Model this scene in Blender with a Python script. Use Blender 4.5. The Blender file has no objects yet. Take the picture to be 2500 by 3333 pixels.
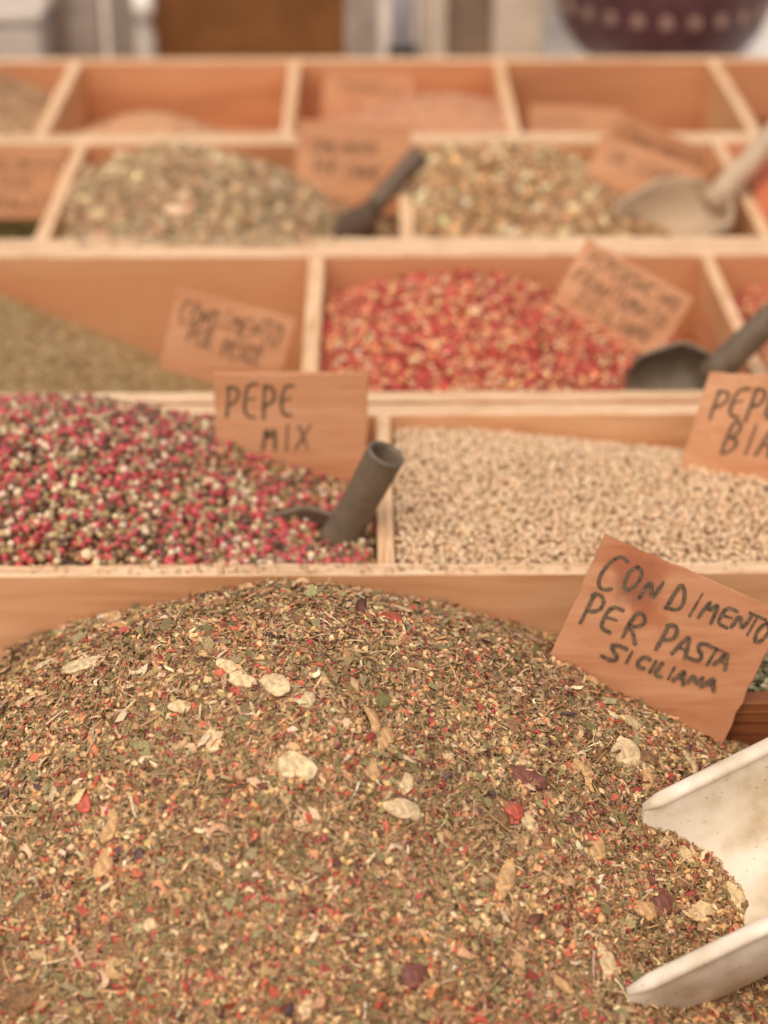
import bpy, bmesh, math, random
import numpy as np
from mathutils import Vector, Matrix

S = bpy.context.scene
rng = np.random.default_rng(11)
random.seed(5)
R = 0.13                      # height of the crate rims above the table top

# ------------------------------------------------------------------ camera
cd = bpy.data.cameras.new("camera")
cam = bpy.data.objects.new("camera", cd)
S.collection.objects.link(cam)
cam.location = (0, 0, R + 0.43737)
cam.rotation_euler = (math.radians(90 - 28.9865), 0, -math.radians(0.5638))
cd.sensor_fit = 'HORIZONTAL'
cd.sensor_width = 36
cd.lens = 86.8
cd.clip_start, cd.clip_end = 0.02, 400
cd.dof.use_dof = True
cd.dof.focus_distance = 0.733
cd.dof.aperture_fstop = 7.4
cd.dof.aperture_blades = 0
S.camera = cam

# ------------------------------------------------------------------ light
SUN_EL, SUN_AZ = 62, 205       # degrees; the sun stands behind the camera, to its left, veiled by cloud
w = bpy.data.worlds.new("World")
S.world = w
w.use_nodes = True
nt = w.node_tree
bg = nt.nodes["Background"]
sky = nt.nodes.new("ShaderNodeTexSky")
sky.sky_type = 'NISHITA'
sky.sun_disc = False
sky.sun_elevation = math.radians(SUN_EL)
sky.sun_rotation = math.radians(SUN_AZ)
sky.dust_density = 4.0
sky.ozone_density = 0.4
nt.links.new(sky.outputs[0], bg.inputs[0])
bg.inputs[1].default_value = 0.075
sl = bpy.data.lights.new("sun", 'SUN')
sl.energy = 1.5
sl.angle = math.radians(110)
sl.color = (1.0, 0.80, 0.56)
sun = bpy.data.objects.new("sun", sl)
S.collection.objects.link(sun)
el, az = math.radians(SUN_EL), math.radians(SUN_AZ)
sdir = Vector((math.sin(az) * math.cos(el), math.cos(az) * math.cos(el), math.sin(el)))
sun.rotation_euler = sdir.to_track_quat('Z', 'Y').to_euler()
S.view_settings.view_transform = 'Standard'
S.view_settings.look = 'None'
S.view_settings.gamma = 1
S.view_settings.use_curve_mapping = False
S.view_settings.exposure = 0.66
S.cycles.max_bounces = 10
S.cycles.diffuse_bounces = 7

# ------------------------------------------------------------------ helpers
def lin(c):
    c = np.asarray(c, float) / 255.0
    return np.where(c <= 0.04045, c / 12.92, ((c + 0.055) / 1.055) ** 2.4)

def c4(c):
    return tuple(lin(c)) + (1.0,)

def tag(o, label=None, cat=None, group=None, kind=None):
    if label: o["label"] = label
    if cat: o["category"] = cat
    if group: o["group"] = group
    if kind: o["kind"] = kind
    return o

def thing(name, loc, label, cat, group=None):
    o = bpy.data.objects.new(name, None)
    o.empty_display_size = 0.02
    S.collection.objects.link(o)
    o.location = loc
    return tag(o, label, cat, group)

def mesh_obj(name, V, F, mats, parent=None, smooth=False, midx=None, col=None, origin=None):
    """V world-space verts (n,3); F list of faces, or a list of equal-size index arrays."""
    V = np.asarray(V, float)
    if parent is not None:
        org = np.array(parent.matrix_basis.translation) if parent.parent is None else \
            np.array(parent.parent.matrix_basis.translation) + np.array(parent.matrix_basis.translation)
    else:
        org = np.zeros(3) if origin is None else np.asarray(origin, float)
    V = V - org
    me = bpy.data.meshes.new(name)
    if len(F) and isinstance(F[0], np.ndarray) and F[0].ndim == 2:
        me.vertices.add(len(V))
        me.vertices.foreach_set("co", V.astype(np.float32).ravel())
        li = np.concatenate([f.ravel() for f in F]).astype(np.int32)
        tot = np.concatenate([np.full(len(f), f.shape[1]) for f in F])
        st = np.concatenate([[0], np.cumsum(tot)[:-1]]).astype(np.int32)
        me.loops.add(len(li))
        me.loops.foreach_set("vertex_index", li)
        me.polygons.add(len(st))
        me.polygons.foreach_set("loop_start", st)
        me.update(calc_edges=True)
    else:
        me.from_pydata(V.tolist(), [], [list(map(int, f)) for f in F])
        me.update()
    for m in (mats if isinstance(mats, (list, tuple)) else [mats]):
        me.materials.append(m)
    if midx is not None:
        me.polygons.foreach_set("material_index", np.asarray(midx, np.int32))
    if smooth:
        me.polygons.foreach_set("use_smooth", np.ones(len(me.polygons), bool))
    if col is not None:
        a = me.color_attributes.new("col", 'FLOAT_COLOR', 'POINT')
        a.data.foreach_set("color", np.hstack([col, np.ones((len(col), 1))]).astype(np.float32).ravel())
    o = bpy.data.objects.new(name, me)
    S.collection.objects.link(o)
    if parent is not None:
        o.parent = parent
    else:
        o.location = org
    return o

# ------------------------------------------------------------------ materials
def new_mat(name, rough=0.6, spec=0.3):
    m = bpy.data.materials.new(name)
    m.use_nodes = True
    b = m.node_tree.nodes["Principled BSDF"]
    b.inputs["Roughness"].default_value = rough
    b.inputs["Specular IOR Level"].default_value = spec
    return m, m.node_tree, b

def N(t, typ, **kw):
    n = t.nodes.new(typ)
    for k, v in kw.items():
        if k.startswith("i_"):
            n.inputs[k[2:].replace("_", " ")].default_value = v
        else:
            setattr(n, k, v)
    return n

def ramp(t, fac, stops):
    r = t.nodes.new("ShaderNodeValToRGB")
    e = r.color_ramp.elements
    while len(e) < len(stops): e.new(0.5)
    for k, (p, c) in enumerate(stops):
        e[k].position = p
        e[k].color = c
    t.links.new(fac, r.inputs[0])
    return r

def bump(t, b, h, strength=0.3, dist=0.001):
    n = N(t, "ShaderNodeBump")
    n.inputs["Strength"].default_value = strength
    n.inputs["Distance"].default_value = dist
    t.links.new(h, n.inputs["Height"])
    t.links.new(n.outputs[0], b.inputs["Normal"])

def wood_mat(name, scale, dark, mid, light, rough=0.55, seed=0.0, blotch=0.5):
    """scale: noise frequency per axis, low along the grain"""
    m, t, b = new_mat(name, rough, 0.25)
    tc = N(t, "ShaderNodeTexCoord")
    mp = N(t, "ShaderNodeMapping")
    mp.inputs["Scale"].default_value = scale
    mp.inputs["Location"].default_value = (seed, seed * 1.7, seed * 0.6)
    t.links.new(tc.outputs["Object"], mp.inputs[0])
    n1 = N(t, "ShaderNodeTexNoise"); n1.inputs["Scale"].default_value = 1; n1.inputs["Detail"].default_value = 5
    n1.inputs["Distortion"].default_value = 0.7
    t.links.new(mp.outputs[0], n1.inputs["Vector"])
    mp2 = N(t, "ShaderNodeMapping"); mp2.inputs["Scale"].default_value = tuple(s * 0.16 for s in scale)
    mp2.inputs["Location"].default_value = (seed * 3, 4, seed)
    t.links.new(tc.outputs["Object"], mp2.inputs[0])
    n2 = N(t, "ShaderNodeTexNoise"); n2.inputs["Scale"].default_value = 1; n2.inputs["Detail"].default_value = 3
    t.links.new(mp2.outputs[0], n2.inputs["Vector"])
    mx = N(t, "ShaderNodeMix"); mx.inputs[0].default_value = blotch
    t.links.new(n1.outputs[0], mx.inputs[2]); t.links.new(n2.outputs[0], mx.inputs[3])
    r = ramp(t, mx.outputs[0], [(0.34, c4(dark)), (0.5, c4(mid)), (0.66, c4(light))])
    t.links.new(r.outputs[0], b.inputs["Base Color"])
    bump(t, b, n1.outputs[0], 0.25, 0.0006)
    return m

WOOD_X = wood_mat("wood_along_x", (14, 120, 120), (202, 144, 100), (222, 170, 126), (232, 188, 146))
WOOD_Y = wood_mat("wood_along_y", (120, 14, 120), (200, 146, 96), (218, 168, 118), (228, 184, 138), seed=3)
WOOD_D = wood_mat("wood_reddish", (7, 34, 34), (142, 78, 44), (208, 147, 104), (222, 175, 132), seed=7, blotch=0.8)
EDGE_X = wood_mat("raw_skylit_edge_x", (30, 420, 420), (190, 150, 112), (226, 190, 152), (242, 214, 180), 0.8, 2, 0.3)  # paler rim tops: raw cut ply, with sky light put into the colour
EDGE_Y = wood_mat("raw_skylit_edge_y", (420, 30, 420), (196, 150, 110), (230, 190, 148), (244, 214, 178), 0.8, 5, 0.3)
SLAT = wood_mat("dark_ply_layers", (6, 6, 330), (92, 48, 24), (130, 76, 44), (166, 110, 70), 0.6, 9, 0.1)
CARD = wood_mat("card_wood", (30, 260, 260), (194, 134, 95), (206, 150, 110), (218, 165, 127), 0.6, 4, 0.55)

CARD_D = wood_mat("darker_card_wood", (30, 260, 260), (184, 126, 88), (200, 144, 104), (212, 158, 118), 0.6, 6, 0.55)

def stuff_mat(name, rough=0.7, spec=0.3, nscale=900, var=0.25):
    m, t, b = new_mat(name, rough, spec)
    a = N(t, "ShaderNodeAttribute", attribute_name="col")
    tc = N(t, "ShaderNodeTexCoord")
    n = N(t, "ShaderNodeTexNoise"); n.inputs["Scale"].default_value = nscale; n.inputs["Detail"].default_value = 2
    t.links.new(tc.outputs["Object"], n.inputs["Vector"])
    mr = N(t, "ShaderNodeMapRange"); mr.inputs["To Min"].default_value = 1 - var; mr.inputs["To Max"].default_value = 1 + var
    mr.inputs["From Min"].default_value = 0.3; mr.inputs["From Max"].default_value = 0.7
    t.links.new(n.outputs[0], mr.inputs["Value"])
    mx = N(t, "ShaderNodeMix", data_type='RGBA', blend_type='MULTIPLY'); mx.inputs[0].default_value = 1
    t.links.new(a.outputs["Color"], mx.inputs[6]); t.links.new(mr.outputs[0], mx.inputs[7])
    t.links.new(mx.outputs[2], b.inputs["Base Color"])
    return m

HERB = stuff_mat("dried_herb", 0.7, 0.3)
CORN = stuff_mat("peppercorn", 0.5, 0.4, 1400, 0.2)

def plain(name, c, rough=0.5, spec=0.4, var=0.12, ns=60, bs=0.1, stops=None):
    m, t, b = new_mat(name, rough, spec)
    tc = N(t, "ShaderNodeTexCoord")
    n = N(t, "ShaderNodeTexNoise"); n.inputs["Scale"].default_value = ns; n.inputs["Detail"].default_value = 6; n.inputs["Distortion"].default_value = 1.2
    t.links.new(tc.outputs["Object"], n.inputs["Vector"])
    lo, hi = np.clip(np.array(c) * (1 - var), 0, 255), np.clip(np.array(c) * (1 + var), 0, 255)
    r = ramp(t, n.outputs[0], [(0.35, c4(lo)), (0.65, c4(hi))])
    t.links.new(r.outputs[0], b.inputs["Base Color"])
    bump(t, b, n.outputs[0], bs, 0.0005)
    return m

INK = plain("marker_ink", (96, 78, 60), 0.6, 0.3, 0.3, 500, 0)
INK_SOFT = plain("faded_ink", (138, 104, 76), 0.6, 0.3, 0.25, 400, 0)
GREY_P = plain("grey_plastic", (112, 98, 80), 0.45, 0.4, 0.08, 80)
DARK_P = plain("dark_grey_plastic", (104, 86, 70), 0.45, 0.4, 0.08, 80)
TAN_P = plain("beige_plastic", (190, 166, 138), 0.5, 0.4, 0.05, 60)

def scoop_white():
    m, t, b = new_mat("worn_white_plastic", 0.42, 0.4)
    tc = N(t, "ShaderNodeTexCoord")
    n = N(t, "ShaderNodeTexNoise"); n.inputs["Scale"].default_value = 55; n.inputs["Detail"].default_value = 6
    t.links.new(tc.outputs["Object"], n.inputs["Vector"])
    r = ramp(t, n.outputs[0], [(0.3, c4((198, 178, 146))), (0.6, c4((238, 228, 210)))])
    sp = N(t, "ShaderNodeTexNoise"); sp.inputs["Scale"].default_value = 420; sp.inputs["Detail"].default_value = 1
    t.links.new(tc.outputs["Object"], sp.inputs["Vector"])
    r2 = ramp(t, sp.outputs[0], [(0.22, (0.62, 0.5, 0.36, 1)), (0.31, (1, 1, 1, 1))])
    mx = N(t, "ShaderNodeMix", data_type='RGBA', blend_type='MULTIPLY'); mx.inputs[0].default_value = 0.8
    t.links.new(r.outputs[0], mx.inputs[6]); t.links.new(r2.outputs[0], mx.inputs[7])
    t.links.new(mx.outputs[2], b.inputs["Base Color"])
    bump(t, b, n.outputs[0], 0.12, 0.0006)
    return m
WHITE_P = scoop_white()

# ------------------------------------------------------------------ ground, table
def box_arrays(x0, x1, y0, y1, z0, z1):
    V = [(x, y, z) for z in (z0, z1) for y in (y0, y1) for x in (x0, x1)]
    F = [(0, 2, 3, 1), (4, 5, 7, 6), (0, 1, 5, 4), (2, 6, 7, 3), (0, 4, 6, 2), (1, 3, 7, 5)]
    return V, F

def bevel(o, wd=0.001, seg=2):
    m = o.modifiers.new("bevel", 'BEVEL'); m.width = wd; m.segments = seg; m.limit_method = 'ANGLE'
    return o

PAVE = plain("market_paving", (128, 116, 104), 0.9, 0.2, 0.15, 8)
V, F = [(-60, -60, -0.85), (60, -60, -0.85), (60, 60, -0.85), (-60, 60, -0.85)], [(0, 1, 2, 3)]
tag(mesh_obj("ground", V, F, PAVE), kind="structure")

CLOTH = plain("pale_table_cloth", (206, 190, 172), 0.9, 0.1, 0.05, 30)
tb = thing("market_table", (0, 1.3, -0.85), "market table under a pale cloth, carrying all the spice crates", "table")
V, F = box_arrays(-0.9, 0.9, 0.28, 2.6, -0.03, 0.0)
bevel(mesh_obj("table_top", V, F, CLOTH, tb), 0.004)
for x in (-0.84, 0.84):
    for y in (0.34, 2.54):
        V, F = box_arrays(x - 0.025, x + 0.025, y - 0.025, y + 0.025, -0.85, -0.03)
        mesh_obj("leg", V, F, WOOD_Y, tb)

# ------------------------------------------------------------------ crates
def panel(name, parent, ax, a0, a1, b0, b1, z0, z1, mw, me, jit=0.00035):
    """a plywood panel running along ax from a0 to a1, b0..b1 thick, its top edge worn uneven"""
    n = max(2, int((a1 - a0) / 0.004))
    s = np.linspace(a0, a1, n)
    nz = np.cumsum(rng.normal(0, 1, n)); nz = nz - np.convolve(nz, np.ones(9) / 9, 'same')
    jz = np.clip(nz * jit * 0.5, -0.0009, 0.0009)
    jb0, jb1 = rng.normal(0, jit * 0.6, n), rng.normal(0, jit * 0.6, n)
    ch = 0.0007
    prof = []
    for k in range(n):
        prof += [(s[k], b0, z0), (s[k], b0, z1 - ch), (s[k], b0 + ch + jb0[k], z1 + jz[k]),
                 (s[k], b1 - ch + jb1[k], z1 + jz[k] * 0.6), (s[k], b1, z1 - ch), (s[k], b1, z0)]
    V = np.array(prof)
    if ax == 'y':
        V = V[:, [1, 0, 2]]
    F, mi = [], []
    for k in range(n - 1):
        for j in range(5):
            q = (k * 6 + j, k * 6 + 6 + j, k * 6 + 7 + j, k * 6 + 1 + j)
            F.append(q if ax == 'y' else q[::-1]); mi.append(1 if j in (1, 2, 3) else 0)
    F.append(tuple(range(6)) if ax == 'x' else tuple(range(5, -1, -1))); mi.append(0)
    e = tuple((n - 1) * 6 + j for j in range(6)); F.append(e[::-1] if ax == 'x' else e); mi.append(0)
    return mesh_obj(name, V, F, [mw, me], parent, midx=mi)

XL, XR = -0.46, 0.48
def crate(label, y0, y1, tf, tk, rows, inner, mats):
    """y0..y1 outside; tf, tk wall thickness; rows: list of (ya, yb, [divider x pairs]); inner: partition (ya, yb)"""
    c = thing("spice_crate", (0, (y0 + y1) / 2, 0.0), label, "crate", "plywood spice crates")
    mw = mats
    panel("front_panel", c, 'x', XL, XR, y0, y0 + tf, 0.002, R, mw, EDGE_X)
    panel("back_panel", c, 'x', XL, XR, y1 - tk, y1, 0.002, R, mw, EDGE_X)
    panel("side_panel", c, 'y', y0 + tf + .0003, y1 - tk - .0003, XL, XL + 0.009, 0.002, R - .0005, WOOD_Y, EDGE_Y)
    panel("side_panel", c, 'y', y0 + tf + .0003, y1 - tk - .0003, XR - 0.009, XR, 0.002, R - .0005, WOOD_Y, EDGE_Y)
    for a, b in inner:
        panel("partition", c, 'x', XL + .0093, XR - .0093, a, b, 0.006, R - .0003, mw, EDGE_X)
    for ya, yb, xs in rows:
        for xa, xb, *zz in xs:
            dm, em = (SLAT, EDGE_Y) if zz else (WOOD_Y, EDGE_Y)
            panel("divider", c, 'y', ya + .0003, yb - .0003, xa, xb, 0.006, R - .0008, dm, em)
    V, F = box_arrays(XL + .0093, XR - .0093, y0 + tf + .0003, y1 - tk - .0003, 0.002, 0.006)
    mesh_obj("bottom_board", V, F, WOOD_X, c)
    return c

front_crate = crate("nearest plywood crate, holding the pasta spice heap and the peppercorns", 0.412, 0.911, 0.009, 0.013,
      [(0.741, 0.898, [(0.0044, 0.0124)])], [(0.731, 0.741)], WOOD_X)
crate("middle plywood crate, holding the red chilli flakes and the green powder", 0.9155, 1.146, 0.0115, 0.012,
      [(0.927, 1.134, [(-0.0375, -0.0275), (0.2175, 0.2255)])], [], WOOD_D)
crate("farthest plywood crate, two rows of compartments below the bowl", 1.147, 1.611, 0.019, 0.012,
      [(1.166, 1.370, [(-0.222, -0.212), (0.0226, 0.032), (0.2635, 0.2725)]),
       (1.394, 1.599, [(-0.257, -0.247), (-0.066, -0.057), (0.111, 0.120), (0.298, 0.307)])], [(1.370, 1.394)], WOOD_D)

# a low insert of dark layered ply fences off the green herbs at the right
panel("low_divider", front_crate, 'x', 0.1355, XR - .0093, 0.6550, 0.6640, 0.006, R - .020, SLAT, SLAT)
panel("low_divider", front_crate, 'y', 0.6643, 0.7307, 0.1355, 0.1435, 0.006, R - .034, SLAT, SLAT)

# ------------------------------------------------------------------ heaps: surfaces
def cone(x, y, cx, cy, top, s, a, ky=1.0):
    return top - s * (np.sqrt((x - cx) ** 2 + ((y - cy) * ky) ** 2 + a * a) - a)

def smax(a, b, k):
    return 0.5 * (a + b + np.sqrt((a - b) ** 2 + k * k))

LW = [(rng.uniform(25, 110), rng.uniform(0, 6.28), rng.uniform(0, 6.28)) for _ in range(14)]
def lumps(x, y, amp):
    z = 0
    for f, a, p in LW:
        z = z + np.sin((x * math.cos(a) + y * math.sin(a)) * f + p) / (f / 40)
    return z * amp / 4

RW = [(rng.uniform(180, 520), rng.uniform(0, 6.28), rng.uniform(0, 6.28)) for _ in range(16)]
def ripple(x, y):
    z = 0
    for f, a, p in RW:
        z = z + np.sin((x * math.cos(a) + y * math.sin(a)) * f + p)
    return z / 3
def h_mix(x, y):
    z = cone(x, y, -0.034, 0.618, 0.0385, 0.655, 0.0877, 1.224)
    z = z + .012 * np.exp(-((x + .035) ** 2 + (y - .53) ** 2) / .00245) - .012 * np.exp(-((x - .105) ** 2 + (y - .53) ** 2) / .0032)
    z = z + .010 * np.exp(-((x - .088) ** 2 + (y - .487) ** 2) / .0007) - .006 * np.exp(-((x - .17) ** 2 + (y - .565) ** 2) / .0012) - .016 * np.exp(-((x - .145) ** 2 + (y - .475) ** 2) / .0015)
    return R + smax(z, -0.068, 0.02) + lumps(x, y, 0.0022) + ripple(x, y) * .0007
def h_side(x, y): return R - 0.022 - 0.20 * (y - 0.664) + lumps(x, y, 0.003)
def h_pep(x, y):
    z = smax(cone(x, y, -0.165, 0.83, 0.029, 0.46, 0.055), -0.002 - 0.21 * (y - 0.742), 0.012) - .004
    z = -smax(-z, -(0.0005 + 0.9 * (y - 0.742)), 0.004)
    return R + z + lumps(x, y, 0.001)
def h_white(x, y): return R - 0.002 - 0.13 * np.maximum(y - 0.853, 0) * (1 + np.maximum(x - 0.05, 0) * 18) - .03 * np.maximum(x - .06, 0) ** 1.2 + lumps(x, y, 0.0008)
def h_powder(x, y): return R + smax(cone(x, y, -0.36, 1.04, 0.03, 0.55, 0.06), -0.082, 0.01) + lumps(x, y, 0.001)
def h_red(x, y): return R + smax(cone(x, y, 0.052, 1.03, 0.020, 0.54, 0.045), -0.07, 0.01) + lumps(x, y, 0.0012)
def h_red2(x, y): return R + smax(cone(x, y, 0.34, 1.04, 0.03, 0.6, 0.04), -0.07, 0.01) + lumps(x, y, 0.0012)
def h_g0(x, y): return R - 0.058 + lumps(x, y, 0.002)
def h_h1(x, y): return R + smax(cone(x, y, -0.135, 1.275, 0.022, 0.58, 0.045), -0.06, 0.01) + lumps(x, y, 0.002)
def h_h2(x, y): return R + smax(cone(x, y, 0.09, 1.275, 0.026, 0.58, 0.045), -0.06, 0.01) + lumps(x, y, 0.002)
def h_or(x, y): return R + smax(cone(x, y, 0.37, 1.27, 0.04, 0.6, 0.05), -0.07, 0.01) + lumps(x, y, 0.001)
def h_tan(x, y): return R + smax(cone(x, y, -0.37, 1.48, 0.035, 0.55, 0.04), -0.07, 0.01) + lumps(x, y, 0.0015)
def h_s1(x, y): return R + smax(cone(x, y, -0.170, 1.425, 0.008, 0.45, 0.02, 2.2), -0.06, 0.01) + lumps(x, y, 0.0005)
def h_s2(x, y): return R + smax(cone(x, y, 0.062, 1.45, 0.010, 0.45, 0.04), -0.06, 0.01) + lumps(x, y, 0.0005)
def h_s3(x, y): return R - 0.072 + lumps(x, y, 0.0006)
def h_s4(x, y): return R - 0.05 + lumps(x, y, 0.0006)

# ------------------------------------------------------------------ heaps: pieces
T_LEAF = np.array([(-.5, -.22, 0), (0, -.5, .16), (.5, -.12, 0), (.5, .2, 0), (0, .48, .1), (-.5, .3, .05)])
F_LEAF = [np.array([(0, 1, 4, 5), (1, 2, 3, 4)])]
T_CHIP = np.array([(-.5, -.1, 0), (.05, -.5, .12), (.5, .1, -.05), (-.05, .5, .08)])
F_CHIP = [np.array([(0, 1, 2, 3)])]
_a = [0, 2.09, 4.19]
T_STEM = np.array([(-.5, math.cos(a) * .5, math.sin(a) * .5) for a in _a] + [(0, .25 + math.cos(a) * .5, math.sin(a) * .5) for a in _a] +
                  [(.5, math.cos(a) * .4, math.sin(a) * .4) for a in _a])
F_STEM = [np.array([(0, 1, 4, 3), (1, 2, 5, 4), (2, 0, 3, 5), (3, 4, 7, 6), (4, 5, 8, 7), (5, 3, 6, 8)])]
_u = np.linspace(-1, 1, 5)
T_CURL = np.array([(a * .5, e * .5 + .9 * a * a - .4, .5 * (1 - a * a)) for e in (-1, 1) for a in _u])
F_CURL = [np.array([(k, k + 1, k + 6, k + 5) for k in range(4)])]
def ico(sub):
    bm = bmesh.new(); bmesh.ops.create_icosphere(bm, subdivisions=sub, radius=0.5)
    v = np.array([p.co[:] for p in bm.verts]); f = np.array([[q.index for q in p.verts] for p in bm.faces]); bm.free()
    return v, [f]
T_BALL, F_BALL = ico(2)
T_LOW, F_LOW = ico(1)
T_SEED = T_BALL.copy(); T_SEED[:, 2] *= .45; T_SEED[:, 1] += .5 * T_SEED[:, 0] ** 2 * .5; T_SEED[:, 1] *= .85

def pieces(P, Nn, L, W, H, T, F, tilt, jit, col, sink=0.0):
    n, k = len(P), len(T)
    nn = Nn + rng.normal(0, 1, (n, 3)) * tilt
    nn /= np.linalg.norm(nn, axis=1)[:, None]
    r = rng.normal(0, 1, (n, 3))
    t = np.cross(nn, r); t /= np.linalg.norm(t, axis=1)[:, None]
    b = np.cross(nn, t)
    tv = np.repeat(T[None], n, 0)
    if jit: tv = tv + rng.normal(0, jit, (n, k, 3)) * np.array([1, 1, .6])
    V = (P[:, None, :] + t[:, None, :] * (tv[..., 0] * L[:, None])[..., None] + b[:, None, :] * (tv[..., 1] * W[:, None])[..., None]
         + nn[:, None, :] * (tv[..., 2] * H[:, None] - sink)[..., None])
    Fo = [(f[None] + (np.arange(n) * k)[:, None, None]).reshape(-1, f.shape[1]) for f in F]
    return V.reshape(-1, 3), Fo, np.repeat(col, k, 0)

def surf(fn, x, y, e=0.0015):
    z = fn(x, y)
    nx, ny = -(fn(x + e, y) - fn(x - e, y)) / (2 * e), -(fn(x, y + e) - fn(x, y - e)) / (2 * e)
    n = np.stack([nx, ny, np.ones_like(nx)], 1)
    return np.stack([x, y, z], 1), n / np.linalg.norm(n, axis=1)[:, None]

def pick(cols, n, var=0.12, mul=(1.06, 1.08, 1.20)):
    """cols: list of (weight, srgb)"""
    wt = np.array([c[0] for c in cols], float); wt /= wt.sum()
    C = np.array([lin(c[1]) for c in cols])[rng.choice(len(cols), n, p=wt)]
    C = C * np.array(mul)
    return np.clip(C * np.exp(rng.normal(0, var, (n, 1))) * np.exp(rng.normal(0, var * .4, (n, 3))), 0, 0.9)

class Heap:
    def __init__(self, fn, rect, base, step=0.004, drop=0.0012):
        self.fn, self.rect = fn, rect
        x0, x1, y0, y1 = rect
        nx, ny = max(3, int((x1 - x0) / step)), max(3, int((y1 - y0) / step))
        X, Y = np.meshgrid(np.linspace(x0, x1, nx), np.linspace(y0, y1, ny))
        Z = fn(X.ravel(), Y.ravel()) - drop
        self.V, self.C = [np.stack([X.ravel(), Y.ravel(), Z], 1)], [np.repeat(lin(base)[None], nx * ny, 0)]
        i = (np.arange(ny - 1)[:, None] * nx + np.arange(nx - 1)[None]).ravel()
        self.F = [np.stack([i, i + 1, i + nx + 1, i + nx], 1)]
        self.n = nx * ny
    def put(self, out):
        V, F, C = out
        self.F += [f + self.n for f in F]
        self.V.append(V); self.C.append(C); self.n += len(V)
    def points(self, dens, view=True, m=0.002):
        """random points, dense where the photo looks and sparse beyond its frame"""
        x0, x1, y0, y1 = self.rect
        n = int(dens * (x1 - x0) * (y1 - y0))
        x, y = rng.uniform(x0 + m, x1 - m, n), rng.uniform(y0 + m, y1 - m, n)
        zc = y * 0.875 + 0.2
        off = np.abs(x - 0.0098 * y) - (0.2074 * zc + 0.030)
        keep = (off < 0) | (rng.random(n) < 0.35)
        return x[keep], y[keep]
    def scatter(self, dens, size, asp, cols, shape, tilt=0.5, jit=0.12, up=(-0.001, 0.0012), hgt=None, var=0.12, sink=0, patch=0.0):
        x, y = self.points(dens * (1 + patch))
        if patch:                                                          # settle unevenly, in drifts
            a, b, c = rng.uniform(0, 6.28, 3)
            q = .5 + .3 * np.sin(x * 70 + 2 * np.sin(y * 45 + a) + b) + .3 * np.sin(y * 95 - x * 40 + c)
            k = rng.random(len(x)) < np.clip(q, .08, 1)
            x, y = x[k], y[k]
        P, Nn = surf(self.fn, x, y)
        n = len(x)
        P = P + Nn * rng.uniform(up[0], up[1], n)[:, None]
        L = size[0] * np.exp(rng.normal(0, size[1], n)); L = np.clip(L, size[0] * .45, size[0] * 2.4)
        W = L * rng.uniform(asp[0], asp[1], n)
        H = W if hgt is None else L * hgt
        T, F = shape
        self.put(pieces(P, Nn, L, W, H, T, F, tilt, jit, pick(cols, n, var), sink))
    def grid(self, d, cols, shape, layers=((0, 0.0),), size_var=0.1, jit=0.03, var=0.1, asp=(0.92, 1.05), mul=(1.05, 1.08, 1.1), alt=None):
        x0, x1, y0, y1 = self.rect
        for ph, dz in layers:
            X, Y = np.meshgrid(np.arange(x0 + d * .5, x1 - d * .4, d), np.arange(y0 + d * .3, y1 - d * .4, d * .87))
            X[1::2] += d * .5
            x, y = X.ravel() + ph * d, Y.ravel() + ph * d
            x, y = x + rng.normal(0, d * .33, len(x)), y + rng.normal(0, d * .33, len(y))
            ok = (x > x0 + d * .4) & (x < x1 - d * .4) & (y > y0 + d * .1) & (y < y1 - d * .4)
            zc = y * 0.875 + 0.2
            ok &= (np.abs(x - 0.0098 * y) < 0.2074 * zc + 0.22)
            x, y = x[ok], y[ok]
            P, Nn = surf(self.fn, x, y)
            P[:, 2] += dz + rng.uniform(-.3, .3, len(x)) * d
            L = d * np.exp(rng.normal(0, size_var, len(x))) * 1.02
            W = L * rng.uniform(asp[0], asp[1], len(x))
            C = pick(cols, len(x), var, mul)
            if alt is not None:                                            # a second mix where alt[1] says so
                C2 = pick(alt[0], len(x), var, mul)
                C = np.where((rng.random(len(x)) < alt[1](x, y))[:, None], C2, C)
            self.put(pieces(P, Nn, L, W, W, shape[0], shape[1], 1.0, jit, C))
    def build(self, name, mat, label, cat, smooth=True):
        x0, x1, y0, y1 = self.rect
        o = mesh_obj(name, np.concatenate(self.V), self.F_sorted(), mat, None, smooth, col=np.concatenate(self.C),
                     origin=((x0 + x1) / 2, (y0 + y1) / 2, R - 0.06))
        return tag(o, label, cat, None, "stuff")
    def F_sorted(self):
        by = {}
        for f in self.F: by.setdefault(f.shape[1], []).append(f)
        return [np.concatenate(v) for v in by.values()]

CURL = (T_CURL, F_CURL)
LEAF, CHIP, STEM, BALL, LOW, SEED = (T_LEAF, F_LEAF), (T_CHIP, F_CHIP), (T_STEM, F_STEM), (T_BALL, F_BALL), (T_LOW, F_LOW), (T_SEED, F_BALL)

GREENS = [(30, (156, 128, 86)), (22, (170, 140, 97)), (10, (134, 115, 73)), (16, (184, 149, 106)), (12, (152, 106, 74)), (11, (150, 134, 90))]
TANS = [(20, (198, 162, 116)), (16, (182, 146, 100)), (10, (214, 186, 142)), (6, (206, 144, 96))]
REDS = [(16, (190, 90, 68)), (10, (206, 112, 80)), (12, (160, 72, 60)), (8, (128, 68, 58)), (6, (192, 84, 80)), (5, (214, 134, 88))]
GOLD = [(20, (222, 180, 122)), (14, (210, 164, 106)), (12, (232, 198, 142)), (4, (216, 146, 96))]
CREAM = [(10, (226, 198, 148)), (8, (214, 180, 128)), (3, (234, 212, 168))]
DARKS = [(10, (104, 66, 56)), (6, (98, 76, 70)), (8, (122, 78, 58))]

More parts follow.
